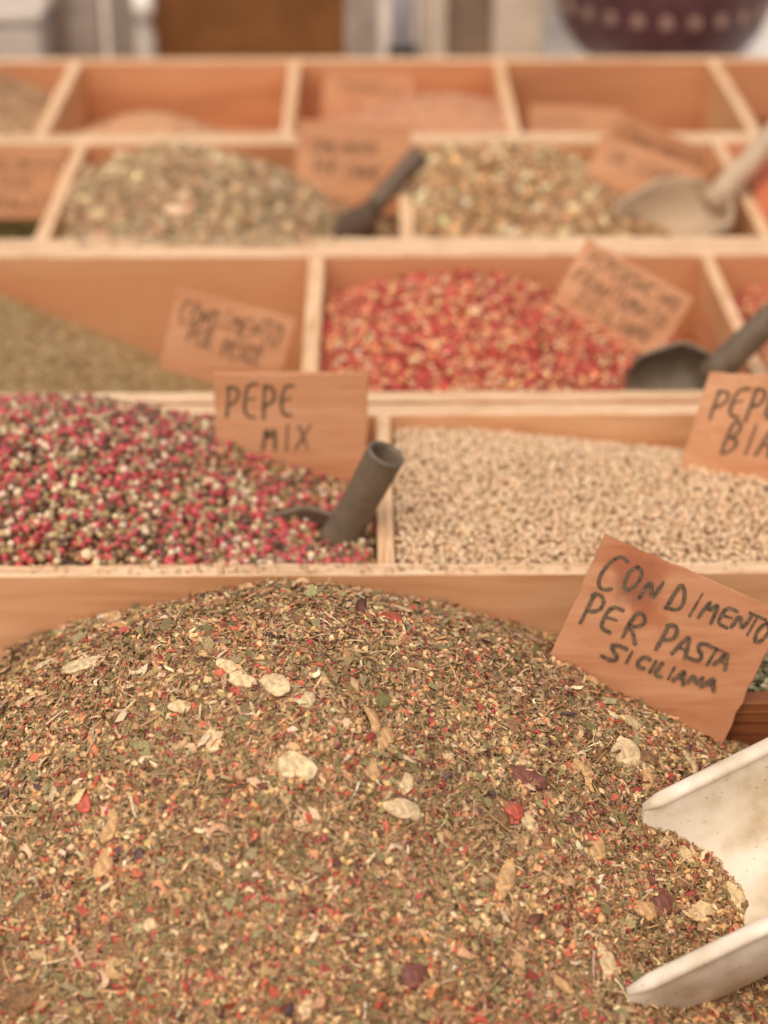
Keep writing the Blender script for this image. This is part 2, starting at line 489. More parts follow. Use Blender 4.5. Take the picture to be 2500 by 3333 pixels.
h = Heap(h_mix, (XL + .0095, XR - .0095, 0.4213, 0.7308), (142, 114, 74), 0.003, .0009)
h.scatter(1.7e6, (0.0024, .34), (.25, .6), GREENS, LEAF, .48, .14, (-.0008, .0009), var=.16)
h.scatter(0.60e6, (0.0013, .30), (.4, .9), GREENS + TANS, CHIP, .6, .13, (-.0004, .0010))
h.scatter(0.26e6, (0.0022, .35), (.25, .6), TANS, LEAF, .5, .15, (-.0002, .0011), patch=.8)
h.scatter(0.100e6, (0.0019, .38), (.4, .85), REDS, LEAF, .5, .16, (-.0002, .0011), patch=.8)
h.scatter(0.014e6, (0.0035, .28), (.5, .8), REDS, LOW, .5, .14, (0, .0008), .22, patch=.8)
h.scatter(0.048e6, (0.0030, .16), (.72, 1.0), GOLD, SEED, .6, .02, (0, .0010), .8, patch=.8)
h.scatter(0.055e6, (0.0046, .38), (.07, .13), TANS + GREENS, STEM, .35, .05, (.0002, .0012))
h.scatter(0.007e6, (0.0080, .30), (.05, .09), CREAM + TANS, CURL, .3, .04, (.0003, .0014))
h.scatter(0.010e6, (0.0042, .35), (.25, .5), CREAM + TANS, CURL, .4, .07, (.0001, .0012))
h.scatter(0.0045e6, (0.0040, .22), (.22, .4), REDS, CURL, .4, .07, (.0001, .0012))
h.scatter(0.008e6, (0.0034, .3), (.35, .7), CREAM, LOW, .5, .15, (0, .0008), .2)
h.scatter(0.010e6, (0.0036, .3), (.5, .9), DARKS, LOW, .5, .15, (0, .0008), .25, patch=.8)
h.scatter(0.016e6, (0.0042, .3), (.45, .85), [(1, (150, 138, 92)), (1, (128, 114, 72)), (1, (156, 114, 78))], LEAF, .4, .14, (0.0002, .0012))
n = 260                                                                    # crumbs thrown up on the board behind the heap
x, y = rng.normal(-0.03, 0.10, n), rng.uniform(0.7315, 0.7405, n)
P = np.stack([x, y, np.full(n, R + .0007)], 1)
h.put(pieces(P, np.tile([0, 0, 1.], (n, 1)), rng.uniform(.0012, .0028, n), rng.uniform(.0008, .0016, n), rng.uniform(.0005, .001, n), T_LEAF, F_LEAF, .25, .12, pick(GREENS + TANS + GOLD, n)))
h.build("pasta_spice_heap", HERB, "big mound of mixed herbs, chilli flakes and seeds, nearest the camera", "spice mix")

h = Heap(h_side, (0.1437, XR - .0095, 0.6642, 0.7308), (140, 128, 96))
h.scatter(0.3e6, (0.0036, .3), (.4, .8), [(3, (176, 166, 130)), (3, (150, 142, 104)), (2, (120, 110, 72)), (1, (196, 180, 146))], LEAF, .7, .16, (-.001, .002))
h.build("green_herb_heap", HERB, "pale grey green herbs behind the board beside the pasta spice sign", "dried herb")

h = Heap(h_pep, (XL + .0095, 0.0042, 0.7414, 0.8975), (84, 62, 46), drop=0.004)
PEPC = [(30, (190, 84, 84)), (8, (168, 68, 66)), (16, (218, 192, 154)), (24, (158, 130, 92)), (20, (104, 78, 60)), (10, (178, 148, 106))]
PEPO = [(12, (188, 90, 80)), (30, (166, 134, 84)), (26, (148, 118, 72)), (10, (196, 164, 116)), (10, (112, 84, 58))]
green_side = lambda x, y: np.clip((x + .068 + (y - .82) * .7) / .035, 0, .9)
h.grid(0.0040, PEPC, BALL, ((0.5, -.0034), (0.0, 0.0)), .15, .018, .14, alt=(PEPO, green_side))
h.scatter(0.06e6, (0.0032, .2), (.85, 1), PEPC, BALL, 1, .02, (.001, .003))
h.scatter(0.10e6, (0.0022, .25), (.4, .8), [(2, (168, 130, 84)), (1, (188, 90, 80)), (1, (120, 92, 62))], LEAF, .7, .15, (-.001, .002))
h.build("mixed_peppercorns", CORN, "heap of mixed pink, white and dark peppercorns left of the hollow grey scoop", "peppercorns")

h = Heap(h_white, (0.0127, XR - .0095, 0.7414, 0.8975), (140, 104, 70), drop=0.002)
h.grid(0.0028, [(24, (228, 198, 160)), (20, (216, 184, 146)), (5, (196, 162, 122)), (6, (236, 210, 176)), (1, (156, 124, 94))], LOW, ((0.5, -.0022), (0.0, 0.0)), .12, .03, .07, mul=(.99, .99, 1.0))
h.build("white_peppercorns", CORN, "bed of small cream white peppercorns right of the hollow grey scoop", "peppercorns")

h = Heap(h_powder, (XL + .0095, -0.0378, 0.9275, 1.1335), (176, 152, 100))
h.scatter(0.8e6, (0.0022, .3), (.4, .8), [(3, (194, 166, 118)), (3, (182, 154, 106)), (2, (204, 176, 132)), (1, (164, 136, 90))], CHIP, .6, .14, (-.0004, .0008))
h.build("green_herb_powder", HERB, "smooth slope of fine olive green herb powder left of the pale divider", "herb powder")

REDF = [(20, (198, 88, 72)), (14, (184, 74, 62)), (8, (202, 106, 90)), (6, (150, 58, 52))]
SEEDS = [(10, (238, 196, 136)), (8, (228, 176, 112)), (5, (242, 212, 164))]
for fn, rect, lab in ((h_red, (-0.0272, 0.2172, 0.9275, 1.1335), "bright red chilli flakes with pale seeds, heaped beside the tilted three line sign"),
                      (h_red2, (0.2258, XR - .0095, 0.9275, 1.1335), "red chilli flakes at the right edge, behind a slanting divider")):
    h = Heap(fn, rect, (150, 54, 40))
    h.scatter(0.75e6, (0.0027, .35), (.45, .9), REDF, LEAF, .6, .16, (-.001, .0013))
    h.scatter(0.066e6, (0.0032, .15), (.8, 1), SEEDS, SEED, .6, .02, (0, .0015), .9)
    h.scatter(0.02e6, (0.005, .2), (.5, .8), [(1, (214, 140, 92))], LEAF, .5, .15, (0, .0015))
    h.build("chilli_flakes", HERB, lab, "chilli flakes")

h = Heap(h_g0, (XL + .0095, -0.2222, 1.1662, 1.3697), (120, 104, 56))
h.scatter(0.2e6, (0.004, .3), (.4, .8), [(3, (140, 124, 70)), (2, (160, 140, 90))], LEAF, .6, .15, (-.001, .0015))
h.build("green_herb_heap", HERB, "dark green herbs lying low below the leftmost sign", "dried herb")

HB1 = [(10, (196, 170, 126)), (10, (178, 151, 108)), (8, (211, 182, 141)), (4, (154, 131, 90)), (6, (211, 155, 116)), (4, (148, 112, 77)), (4, (194, 180, 143))]
HB2 = [(10, (199, 161, 115)), (10, (178, 144, 98)), (6, (214, 176, 127)), (5, (153, 125, 84)), (5, (209, 151, 107)), (4, (144, 106, 71))]
h = Heap(h_h1, (-0.2117, 0.0223, 1.1662, 1.3697), (126, 104, 66))
h.scatter(0.48e6, (0.0034, .3), (.4, .8), HB1, LEAF, .65, .16, (-.001, .002))
h.scatter(0.03e6, (0.0038, .3), (.5, .9), HB1, LOW, .6, .14, (0, .002), .35)
h.scatter(0.002e6, (0.010, .2), (.6, .9), CREAM, LOW, .6, .12, (0.001, .003), .4)
n = 420                                                                    # crumbs spilt on the rim in front
x, y = rng.normal(-0.095, 0.035, n), rng.uniform(1.150, 1.166, n)
P = np.stack([x, y, np.full(n, R + .0012)], 1)
h.put(pieces(P, np.tile([0, 0, 1.], (n, 1)), rng.uniform(.003, .005, n), rng.uniform(.0015, .003, n), rng.uniform(.001, .002, n), T_LEAF, F_LEAF, .3, .12, pick(HB1, n)))
h.build("coarse_herb_heap", HERB, "coarse pale herb mix heaped left of the dark scoop", "dried herb")
h = Heap(h_h2, (0.0323, 0.2632, 1.1662, 1.3697), (122, 96, 58))
h.scatter(0.48e6, (0.0034, .3), (.4, .8), HB2, LEAF, .65, .16, (-.001, .002))
h.scatter(0.03e6, (0.0038, .3), (.5, .9), HB2, LOW, .6, .14, (0, .002), .35)
h.scatter(0.010e6, (0.0075, .2), (.75, 1), [(3, (236, 206, 152)), (2, (226, 176, 118)), (2, (214, 194, 150))], SEED, .6, .05, (0.0005, .002), .8)
h.build("coarse_herb_heap", HERB, "brownish herb mix with pale round slices, beside the large beige scoop", "dried herb")

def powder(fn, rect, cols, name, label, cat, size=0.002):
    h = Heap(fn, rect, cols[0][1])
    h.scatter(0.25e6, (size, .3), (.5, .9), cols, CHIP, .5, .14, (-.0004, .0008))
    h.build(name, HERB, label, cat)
powder(h_or, (0.2728, XR - .0095, 1.1662, 1.3697), [(3, (210, 128, 90)), (2, (198, 112, 76))], "orange_spice_heap", "bright orange ground spice at the right edge behind the beige scoop handle", "ground spice")
powder(h_tan, (XL + .0095, -0.2573, 1.3943, 1.5987), [(3, (196, 158, 116)), (2, (206, 168, 126))], "brown_herb_heap", "dull brown herb heap in the far left corner compartment", "dried herb", 0.004)
powder(h_s1, (-0.2467, -0.0663, 1.3943, 1.5987), [(3, (206, 160, 120)), (2, (214, 170, 132))], "ground_spice_heap", "pale sandy ground spice low in the far row, left of the small two line sign", "ground spice")
powder(h_s2, (-0.0567, 0.1107, 1.3943, 1.5987), [(3, (208, 156, 118)), (2, (216, 166, 128))], "ground_spice_heap", "rounded peach coloured ground spice mound above the dark scoop handle", "ground spice")
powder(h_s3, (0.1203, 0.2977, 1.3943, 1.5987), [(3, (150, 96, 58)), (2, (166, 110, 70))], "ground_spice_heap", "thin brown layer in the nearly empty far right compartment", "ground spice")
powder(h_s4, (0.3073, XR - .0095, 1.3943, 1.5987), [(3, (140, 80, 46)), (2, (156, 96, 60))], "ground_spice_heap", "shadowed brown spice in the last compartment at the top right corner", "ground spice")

# ------------------------------------------------------------------ wooden cards with marker lettering
GL = {
 'A': [[(0, 0), (.25, .5), (.5, 1), (.75, .5), (1, 0)], [(.2, .36), (.82, .36)]],
 'B': [[(0, 0), (0, 1), (.6, .95), (.75, .75), (.55, .55), (.1, .5)], [(.1, .5), (.8, .42), (.85, .15), (.5, 0), (0, 0)]],
 'C': [[(.95, .95), (.6, 1.02), (.25, .9), (.05, .6), (.05, .3), (.25, .05), (.55, -.02), (.85, .1)]],
 'D': [[(.12, 0), (.12, 1), (.5, .85), (.85, .45), (.8, .05), (0, .02)]],
 'E': [[(.85, 1), (.3, 1), (.08, .8), (.02, .4), (.12, .05), (.8, 0)], [(.08, .5), (.7, .55)]],
 'F': [[(.05, 0), (.05, 1), (.9, 1)], [(.05, .5), (.7, .52)]],
 'G': [[(.9, .9), (.5, 1), (.1, .7), (.05, .3), (.35, 0), (.9, .1), (.9, .45), (.55, .45)]],
 'H': [[(.05, 0), (.05, 1)], [(.9, 0), (.9, 1)], [(.05, .5), (.9, .5)]],
 'I': [[(.5, 0), (.52, 1)]],
 'L': [[(.2, 1), (.1, .5), (.05, .02), (.45, -.02), (.9, .05)]],
 'M': [[(0, 0), (.15, 1), (.45, .35), (.8, 1), (.95, 0)]],
 'N': [[(0, 0), (.1, 1), (.8, .02), (.95, 1)]],
 'O': [[(.45, 1), (.12, .8), (0, .4), (.2, .05), (.55, 0), (.9, .3), (.95, .7), (.7, .98), (.4, .98)]],
 'P': [[(.12, 0), (.12, .5), (.12, 1)], [(.0, .9), (.45, 1.02), (.85, .85), (.8, .6), (.5, .45), (.12, .42)]],
 'R': [[(.05, 0), (.1, 1), (.6, 1), (.85, .8), (.65, .55), (.15, .45)], [(.2, .47), (.6, .22), (.95, -.05)]],
 'S': [[(.95, .95), (.5, 1.0), (.15, .85), (.3, .6), (.7, .4), (.75, .15), (.4, .02), (-.1, .05)]],
 'T': [[(.5, 0), (.5, .97)], [(-.05, 1), (1.05, .98)]],
 'U': [[(0, 1), (.05, .2), (.4, 0), (.8, .15), (.9, 1)]],
 'X': [[(0, 0), (.95, 1)], [(.05, 1), (.9, 0)]],
 'Z': [[(0, 1), (.9, 1), (.05, 0), (.95, 0)]],
}

def ribbon(P2, wd, VV, FF, lift):
    """one pen stroke: round-cornered strip with a changing width"""
    P2 = np.array(P2, float)
    for _ in range(2):                                                     # corner cutting
        if len(P2) > 2:
            q = [P2[0]]
            for a, b in zip(P2[:-1], P2[1:]):
                q += [a * .75 + b * .25, a * .25 + b * .75]
            P2 = np.array(q + [P2[-1]])
    d = np.gradient(P2, axis=0); d /= np.maximum(np.linalg.norm(d, axis=1), 1e-9)[:, None]
    P2[0] -= d[0] * wd * .35; P2[-1] += d[-1] * wd * .35
    nn = np.stack([-d[:, 1], d[:, 0]], 1)
    ww = wd * .5 * (1 + rng.normal(0, .10, len(P2)))
    ww[0] *= .75; ww[-1] *= .6
    b = len(VV)
    for p, n, k in zip(P2, nn, ww):
        VV.append((*(p + n * k), lift)); VV.append((*(p - n * k), lift))
    for i in range(len(P2) - 1):
        FF.append((b + 2 * i, b + 2 * i + 1, b + 2 * i + 3, b + 2 * i + 2))

def wood_card(TL, e1, e2, wd, ht, letters, label, mat=CARD, ink=INK, pen=0.0016, extra=0.0, thick=0.003, skewed=False):
    """letters: (char, u, v, height, width): centre and size in metres from the top left corner, u along the top, v down"""
    TL, e1, e2 = np.array(TL), np.array(e1), np.array(e2)
    e1 = e1 / np.linalg.norm(e1); e2 = e2 if skewed else e2 - e1 * (e1 @ e2); e2 /= np.linalg.norm(e2)
    n = -np.cross(e1, e2); n /= np.linalg.norm(n)
    if n[1] > 0: n = -n
    ht = ht + extra
    base = TL + e1 * wd / 2 + e2 * ht
    o = thing("wooden_sign", base, label, "sign", "handwritten spice signs")
    # board: slightly uneven outline, bevelled edges
    k = 14
    out = []
    for a, b, m in (((0, 0), (wd, 0), k), ((wd, 0), (wd, ht), k), ((wd, ht), (0, ht), k), ((0, ht), (0, 0), k)):
        for i in range(m):
            f = i / m
            j = rng.normal(-.0004, .0002) if i == 0 else rng.normal(0, .00022)
            dx, dy = (b[0] - a[0]), (b[1] - a[1]); L = math.hypot(dx, dy)
            out.append((a[0] + dx * f - dy / L * j, a[1] + dy * f + dx / L * j))
    out = np.array(out); c = out.mean(0); M = len(out)
    ins = c + (out - c) * (1 - 0.0005 / np.linalg.norm(out - c, axis=1))[:, None]
    V = []
    for z, ring in ((0, ins), (-.0005, out), (-thick + .0005, out), (-thick, ins)):
        for p in ring:
            V.append(TL + e1 * p[0] + e2 * p[1] + n * z)
    F = [tuple(range(M)), tuple(range(4 * M - 1, 3 * M - 1, -1))]
    for r in range(3):
        for i in range(M):
            F.append((r * M + i, (r + 1) * M + i, (r + 1) * M + (i + 1) % M, r * M + (i + 1) % M))
    bo = mesh_obj("board", V, F, mat, o)
    me = bo.data
    bm = bmesh.new(); bm.from_mesh(me); bmesh.ops.recalc_face_normals(bm, faces=bm.faces); bm.to_mesh(me); bm.free()
    VV, FF, q = [], [], 0
    for ch, u, v, hh, ww in letters:
        for st in GL[ch]:
            q += 1
            pts = [(u + (px - .5) * ww + rng.normal(0, hh * .015) + (py - .5) * hh * .06, v - (py - .5) * hh + rng.normal(0, hh * .015)) for px, py in st]
            ribbon(pts, pen, VV, FF, .00015 + .00002 * q)
    if VV:
        W = [TL + e1 * a + e2 * b + n * z for a, b, z in VV]
        mesh_obj("lettering", W, FF, ink, o)
    return o

def line(text, u0, u1, v, hh, drop=0.0, fat=0.78):
    n = len(text); st = (u1 - u0) / n
    return [(c, u0 + st * (i + .5), v + drop * i / max(1, n - 1) + rng.normal(0, hh * .05), hh * rng.uniform(.88, 1.08), st * fat * (0.3 if c == 'I' else 1))
            for i, c in enumerate(text) if c != ' ']

# the stained front sign has its own board material
def stained():
    m = wood_mat("stained_card_wood", (30, 200, 200), (176, 116, 78), (192, 135, 97), (206, 152, 114), 0.55, 4, 0.5)
    t = m.node_tree; b = t.nodes["Principled BSDF"]
    src = b.inputs["Base Color"].links[0].from_socket
    tc = N(t, "ShaderNodeTexCoord")
    nz = N(t, "ShaderNodeTexNoise"); nz.inputs["Scale"].default_value = 110; nz.inputs["Detail"].default_value = 4
    t.links.new(tc.outputs["Object"], nz.inputs["Vector"])
    last = src
    E1, E2 = np.array([0.9188, -0.1788, -0.3518]), np.array([-0.389, -0.2606, -0.8836])
    at = lambda u, v: tuple(E1 * (u - .5) * 0.0833 + E2 * (v * 0.0637 - 0.0757))
    for ctr, rad, colr, amt in ((at(.235, .19), .0125, (124, 78, 66), .7), (at(.33, .25), .0085, (134, 84, 66), .6), (at(.36, .37), .0080, (170, 96, 58), .6),
                                (at(.22, .08), .015, (176, 104, 70), .6)):
        mp = N(t, "ShaderNodeVectorMath", operation='DISTANCE'); mp.inputs[1].default_value = ctr
        t.links.new(tc.outputs["Object"], mp.inputs[0])
        ad = N(t, "ShaderNodeMath", operation='MULTIPLY_ADD'); ad.inputs[1].default_value = .016
        t.links.new(nz.outputs[0], ad.inputs[0]); t.links.new(mp.outputs["Value"], ad.inputs[2])
        mr = N(t, "ShaderNodeMapRange", interpolation_type='SMOOTHSTEP')
        mr.inputs["From Min"].default_value = rad * .45 + .008; mr.inputs["From Max"].default_value = rad + .010
        mr.inputs["To Min"].default_value = amt; mr.inputs["To Max"].default_value = 0
        t.links.new(ad.outputs[0], mr.inputs["Value"])
        mx = N(t, "ShaderNodeMix", data_type='RGBA'); mx.inputs[7].default_value = c4(colr)
        t.links.new(mr.outputs[0], mx.inputs[0]); t.links.new(last, mx.inputs[6]); last = mx.outputs[2]
    t.links.new(last, b.inputs["Base Color"])
    return m

W1, H1 = 0.0833, 0.0833 * 0.764
U = lambda ch, u, v, hh, ww: (ch, u * W1, v * H1, hh * H1, ww * W1)
let = [U('C', .112, .215, .25, .10), U('O', .220, .195, .18, .075), U('N', .330, .215, .16, .075), U('D', .478, .190, .19, .085), U('I', .565, .19, .17, .03),
       U('M', .648, .185, .16, .075), U('E', .742, .185, .13, .075), U('N', .815, .18, .115, .065), U('T', .875, .165, .14, .075), U('O', .935, .19, .15, .055),
       U('P', .105, .495, .23, .085), U('E', .21, .505, .18, .085), U('R', .335, .485, .20, .085), U('P', .512, .478, .20, .075), U('A', .602, .475, .16, .075),
       U('S', .69, .475, .14, .075), U('T', .752, .470, .13, .07), U('A', .815, .458, .12, .065),
       U('S', .295, .705, .12, .095), U('I', .372, .695, .085, .02), U('C', .448, .69, .085, .055), U('I', .50, .69, .085, .02), U('L', .548, .685, .095, .045),
       U('I', .60, .68, .085, .02), U('A', .655, .675, .10, .055), U('N', .73, .66, .07, .06), U('A', .805, .64, .09, .065)]
wood_card([0.0998, 0.6767, 0.1806], [0.9188, -0.1788, -0.3518], [-0.389, -0.2606, -0.8836], W1, 0.0637, let,
          "nearest brown wooden sign, stained, lettered CONDIMENTO PER PASTA SICILIANA", stained(), pen=.0017, extra=.012)
wood_card([-0.0783, 0.8613, 0.1711], [0.9985, 0.0501, -0.021], [-0.0156, -0.1055, -0.9943], 0.0788, 0.0591,
          line("PEPE", .005, .042, .0155, .017) + line("MIX", .024, .050, .0345, .014), "upright wooden sign lettered PEPE MIX in the mixed peppercorns", pen=.0017)
wood_card([0.1733, 0.8539, 0.1741], [0.9438, -0.3193, 0.0849], [-0.2429, -0.1832, -0.9526], 0.0770, 0.0570,
          line("PEPE", .006, .042, .0145, .017) + line("BIANCO", .018, .070, .033, .016), "wooden sign beginning PEPE, cut off by the right edge, in the white peppercorns", pen=.0018, skewed=True)
wood_card([-0.1074, 0.9848, 0.1682], [0.9641, -0.0552, -0.2598], [-0.2656, -0.2004, -0.943], 0.0694, 0.0490,
          line("CONDIMENTO", .004, .064, .012, .013) + line("PER", .011, .026, .0245, .010) + line("PESCE", .032, .056, .0265, .010),
          "slightly tilted wooden sign on the green powder, behind the PEPE MIX sign", ink=INK_SOFT, pen=.0016)
wood_card([0.1325, 1.0504, 0.1724], [0.8647, -0.2758, -0.4197], [-0.4849, -0.2409, -0.8408], 0.0732, 0.0488,
          line("PEPERONCINO", .006, .068, .0085, .009) + line("FRANTUMATO", .004, .066, .0215, .009) + line("SICILIANO", .011, .062, .0335, .009),
          "strongly tilted wooden sign with three lines of writing, in the red chilli flakes", ink=INK_SOFT, pen=.0015)
wood_card([-0.0489, 1.311, 0.1663], [0.9951, 0.046, -0.088], [-0.0729, -0.2635, -0.9619], 0.0827, 0.0643,
          line("CONDIMENTO", .010, .058, .018, .010) + line("PER", .013, .030, .033, .010) + line("CARNE", .036, .062, .034, .010),
          "pale wooden sign with two faint lines, behind the dark scoop handle", ink=INK_SOFT, pen=.0015)
wood_card([0.1668, 1.278, 0.165], [0.945, -0.1011, -0.3111], [-0.3271, -0.292, -0.8987], 0.0778, 0.0533,
          line("ORIGANO", .010, .062, .0125, .011), "light tilted wooden sign just left of the large beige scoop", ink=INK_SOFT, pen=.0014)
wood_card([0.1881, 1.352, 0.1576], [0.9312, -0.0507, -0.3609], [-0.3645, -0.1296, -0.9222], 0.0858, 0.0485,
          line("CONDIMENTO", .008, .076, .012, .010), "darker tilted wooden sign tucked behind the sign beside the beige scoop", CARD_D, INK_SOFT, .0014)
wood_card([0.1354, 1.5, 0.1208], [0.9986, -0.022, -0.0472], [-0.0521, -0.422, -0.9051], 0.0767, 0.0397,
          line("PEPE", .008, .046, .012, .009) + line("NERO", .012, .046, .026, .008), "dim wooden sign leaning in the nearly empty far right compartment", CARD_D, INK_SOFT, .0012)
wood_card([-0.0351, 1.54, 0.1407], [0.9974, -0.0151, -0.0709], [-0.0725, -0.2074, -0.9756], 0.0760, 0.055,
          line("CANNELLA", .014, .068, .0145, .009) + line("IN", .018, .034, .0295, .009), "small wooden sign in the farthest row, topmost of all the signs", ink=INK_SOFT, pen=.0014)
wood_card([-0.3013, 1.33, 0.141], [0.9996, -0.0072, -0.0267], [-0.0276, -0.2587, -0.9656], 0.0782, 0.0524,
          line("CONDIMENTO", .010, .076, .012, .009) + line("PER", .030, .054, .026, .009) + line("INSALATA", .016, .070, .040, .009),
          "brown wooden sign cut off by the left edge, three faint lines", CARD_D, INK_SOFT, .0013)
wood_card([0.2312, 0.985, 0.1343], [0.9944, -0.0273, -0.1019], [-0.1055, -0.2574, -0.9605], 0.0667, 0.0448, [],
          "corner of a blank pale sign at the right edge beside the grey scoop handle")

# ------------------------------------------------------------------ scoops
def skin(rings, closed):
    """quads between equal rings of points"""
    V = np.concatenate(rings); m = len(rings[0]); F = []
    for i in range(len(rings) - 1):
        for j in range(m if closed else m - 1):
            F.append((i * m + j, i * m + (j + 1) % m, (i + 1) * m + (j + 1) % m, (i + 1) * m + j))
    return V, F

def scoop(name, attach, axis, up, L, r, depth, hl, hr, mat, label, hollow=False, thick=0.0018, mouth=0.35, flare=1.0, hbend=None, skew=0.0, bead=0.0, grp="plastic spice scoops"):
    """attach: centre of the closed back, axis: from handle towards the mouth, up: the open side"""
    A = np.array(attach, float); a = np.array(axis, float); a /= np.linalg.norm(a)
    u = np.array(up, float); u = u - a * (u @ a); u /= np.linalg.norm(u); s = np.cross(a, u)
    o = thing(name, A, label, "scoop", grp)
    m, n = 25, 14
    rings = []
    for i in range(n + 1):
        f = i / n
        k = min(1.0, math.sqrt(.18 + 2.4 * f)) if f < .35 else 1 + (flare - 1) * (f - .35) / .65
        rr = r * k; dd = depth * (min(1, .62 + 1.4 * f))
        ring = []
        for j in range(m):
            th = math.pi * (j / (m - 1))
            cx, cz = math.cos(th), math.sin(th)
            cx = math.copysign(abs(cx) ** .75, cx); cz = cz ** .75          # a U rather than a half circle
            ext = f * L + (mouth * L * cz * f ** 2) + skew * cx * f                           # lip runs further at the bottom
            ring.append(A + a * ext + s * cx * rr - u * cz * dd + u * .0)
        rings.append(np.array(ring))
    V_rings = rings
    V, F = skin(rings, False)
    V = list(V); F.append(tuple(range(m)))                                   # back plate
    b = mesh_obj("bowl", V, F, mat, o, True)
    so = b.modifiers.new("solid", 'SOLIDIFY'); so.thickness = thick; so.offset = 0; so.use_rim = True
    bv = b.modifiers.new("bevel", 'BEVEL'); bv.width = thick * .3; bv.segments = 2; bv.limit_method = 'ANGLE'; bv.angle_limit = math.radians(50)
    if bead:                                                               # rolled lip along both side walls and the back
        ends = [np.array(rg) for rg in V_rings]
        path = [rg[0] for rg in ends[::-1]] + [rg[-1] for rg in ends]
        tr = []
        for k, p0 in enumerate(path):
            d = path[min(k + 1, len(path) - 1)] - path[max(k - 1, 0)]; d /= np.linalg.norm(d)
            e = np.cross(d, u); e /= np.linalg.norm(e); g = np.cross(e, d)
            q = bead * (0.55 if k in (0, len(path) - 1) else 1)
            tr.append(np.array([p0 + (e * math.cos(t) * 1.15 + g * math.sin(t) * .75) * q for t in np.linspace(0, 2 * math.pi, 14, endpoint=False)]))
        VB, FB = skin(tr, True)
        FB += [tuple(range(14)), tuple(range(len(VB) - 14, len(VB)))]
        ro = mesh_obj("rim", VB, FB, mat, o, True)
        bm = bmesh.new(); bm.from_mesh(ro.data); bmesh.ops.recalc_face_normals(bm, faces=bm.faces); bm.to_mesh(ro.data); bm.free()
    # handle
    hd = -a if hbend is None else np.array(hbend, float) / np.linalg.norm(hbend)
    h0 = A - u * depth * .30 + hd * -.004
    p = np.cross(hd, u); p /= np.linalg.norm(p); q = np.cross(p, hd)
    rings = []
    prof = [(0, 1.12), (.10, 1.0), (.5, .94), (.97, 1.0), (.985, 1.02), (1.0, .97)]
    if hollow: prof += [(1.0, .80), (.97, .76), (.55, .74)]
    else: prof += [(1.012, .75), (1.018, .4), (1.02, .02)]
    for f, k in prof:
        rings.append(np.array([h0 + hd * hl * f + (p * math.cos(t) + q * math.sin(t)) * hr * k for t in np.linspace(0, 2 * math.pi, 28, endpoint=False)]))
    V, F = skin(rings, True)
    F.append(tuple(range(len(V) - 28, len(V)))); F.append(tuple(range(27, -1, -1)))
    hobj = mesh_obj("handle", V, F, mat, o, True)
    bm = bmesh.new(); bm.from_mesh(hobj.data); bmesh.ops.recalc_face_normals(bm, faces=bm.faces); bm.to_mesh(hobj.data); bm.free()
    return o

# white scoop dug into the near heap: an open trough, its mouth to the left
MA, MB = np.array([0.10721, 0.57667, R - .015]), np.array([0.0930, 0.5000, R - .0385])
ax = np.array([1, .10, .55]); ax /= np.linalg.norm(ax)
mid = (MA + MB) / 2; half = np.linalg.norm(MA - MB) / 2
cr = (MA - MB) / (2 * half); upv = np.cross(ax, cr); upv *= np.sign(upv[2])
Lw = 0.115
ca = float(cr @ -ax)
sgn = math.copysign(1.0, float(np.cross(-ax, upv) @ cr))
scoop("flour_scoop", mid + ax * Lw, -ax, upv, Lw, half * math.sqrt(1 - ca * ca), 0.044, 0.10, 0.012, WHITE_P,
      "worn white scoop dug into the nearest herb heap at the right", False, 0.0046, 0.22, skew=half * ca * sgn, bead=.0031)

scoop("spice_scoop", [-0.0150, 0.7790, R - .004], [-.92, -.05, -.26], [-.25, -.40, .88], .042, .0200, .021, .058, .0094, GREY_P,
      "grey scoop with a hollow tube handle standing in the mixed peppercorns", True, .0022, hbend=[.0236, -.0060, .0515])
scoop("spice_scoop", [-0.0023, 1.250, R - .006], [-.0362, -.035, -.0069], [-.45, .30, .80], .044, .0250, .024, .060, .0072, DARK_P,
      "dark grey scoop lying in front of the pale two line sign", False, .0016, .45, hbend=[.0384, .020, .0386])
scoop("spice_scoop", [0.2428, 1.235, R + .010], [-.0605, -.045, -.017], [-.38, -.50, .78], .060, .034, .036, .125, .0090, TAN_P,
      "large beige scoop resting right of the light tilted sign, handle up right", False, .0024, .35, hbend=[.0523, .035, .0452])
scoop("spice_scoop", [0.1948, 0.945, R + .005], [-.0421, -.005, -.0135], [-.35, -.72, .62], .036, .0215, .024, .100, .0085, GREY_P,
      "grey scoop in the red chilli flakes, its handle over the right divider", False, .002, .4, hbend=[.0358, -.006, .045])
scoop("spice_scoop", [0.2265, .800, R + .002], [-.93, 0, -.36], [-.36, -.2, .9], .035, .02, .018, .07, .008, DARK_P,
      "dark scoop tip at the right edge, in the white peppercorns", False, .002, .35)
scoop("spice_scoop", [-0.335, 1.330, R - .02], [-.8, -.4, -.42], [-.3, .3, .8], .04, .02, .018, .062, .0075, DARK_P,
      "dark scoop handle end at the left edge above the cut off brown sign", False, .002, .35)

# ------------------------------------------------------------------ large dried pieces lying on the near heap
GARL = plain("dried_garlic", (222, 194, 150), 0.65, 0.3, 0.16, 230, 0.5)
GARL_D = plain("dried_garlic_tan", (206, 164, 116), 0.65, 0.3, 0.18, 230, 0.5)
TOMA = plain("dried_tomato", (124, 74, 62), 0.5, 0.4, 0.2, 230, 0.4)
CHIL = plain("dried_chilli", (190, 92, 70), 0.5, 0.4, 0.18, 230, 0.4)
BARK = plain("dark_herb_lump", (138, 106, 76), 0.8, 0.2, 0.2, 300, 0.5)

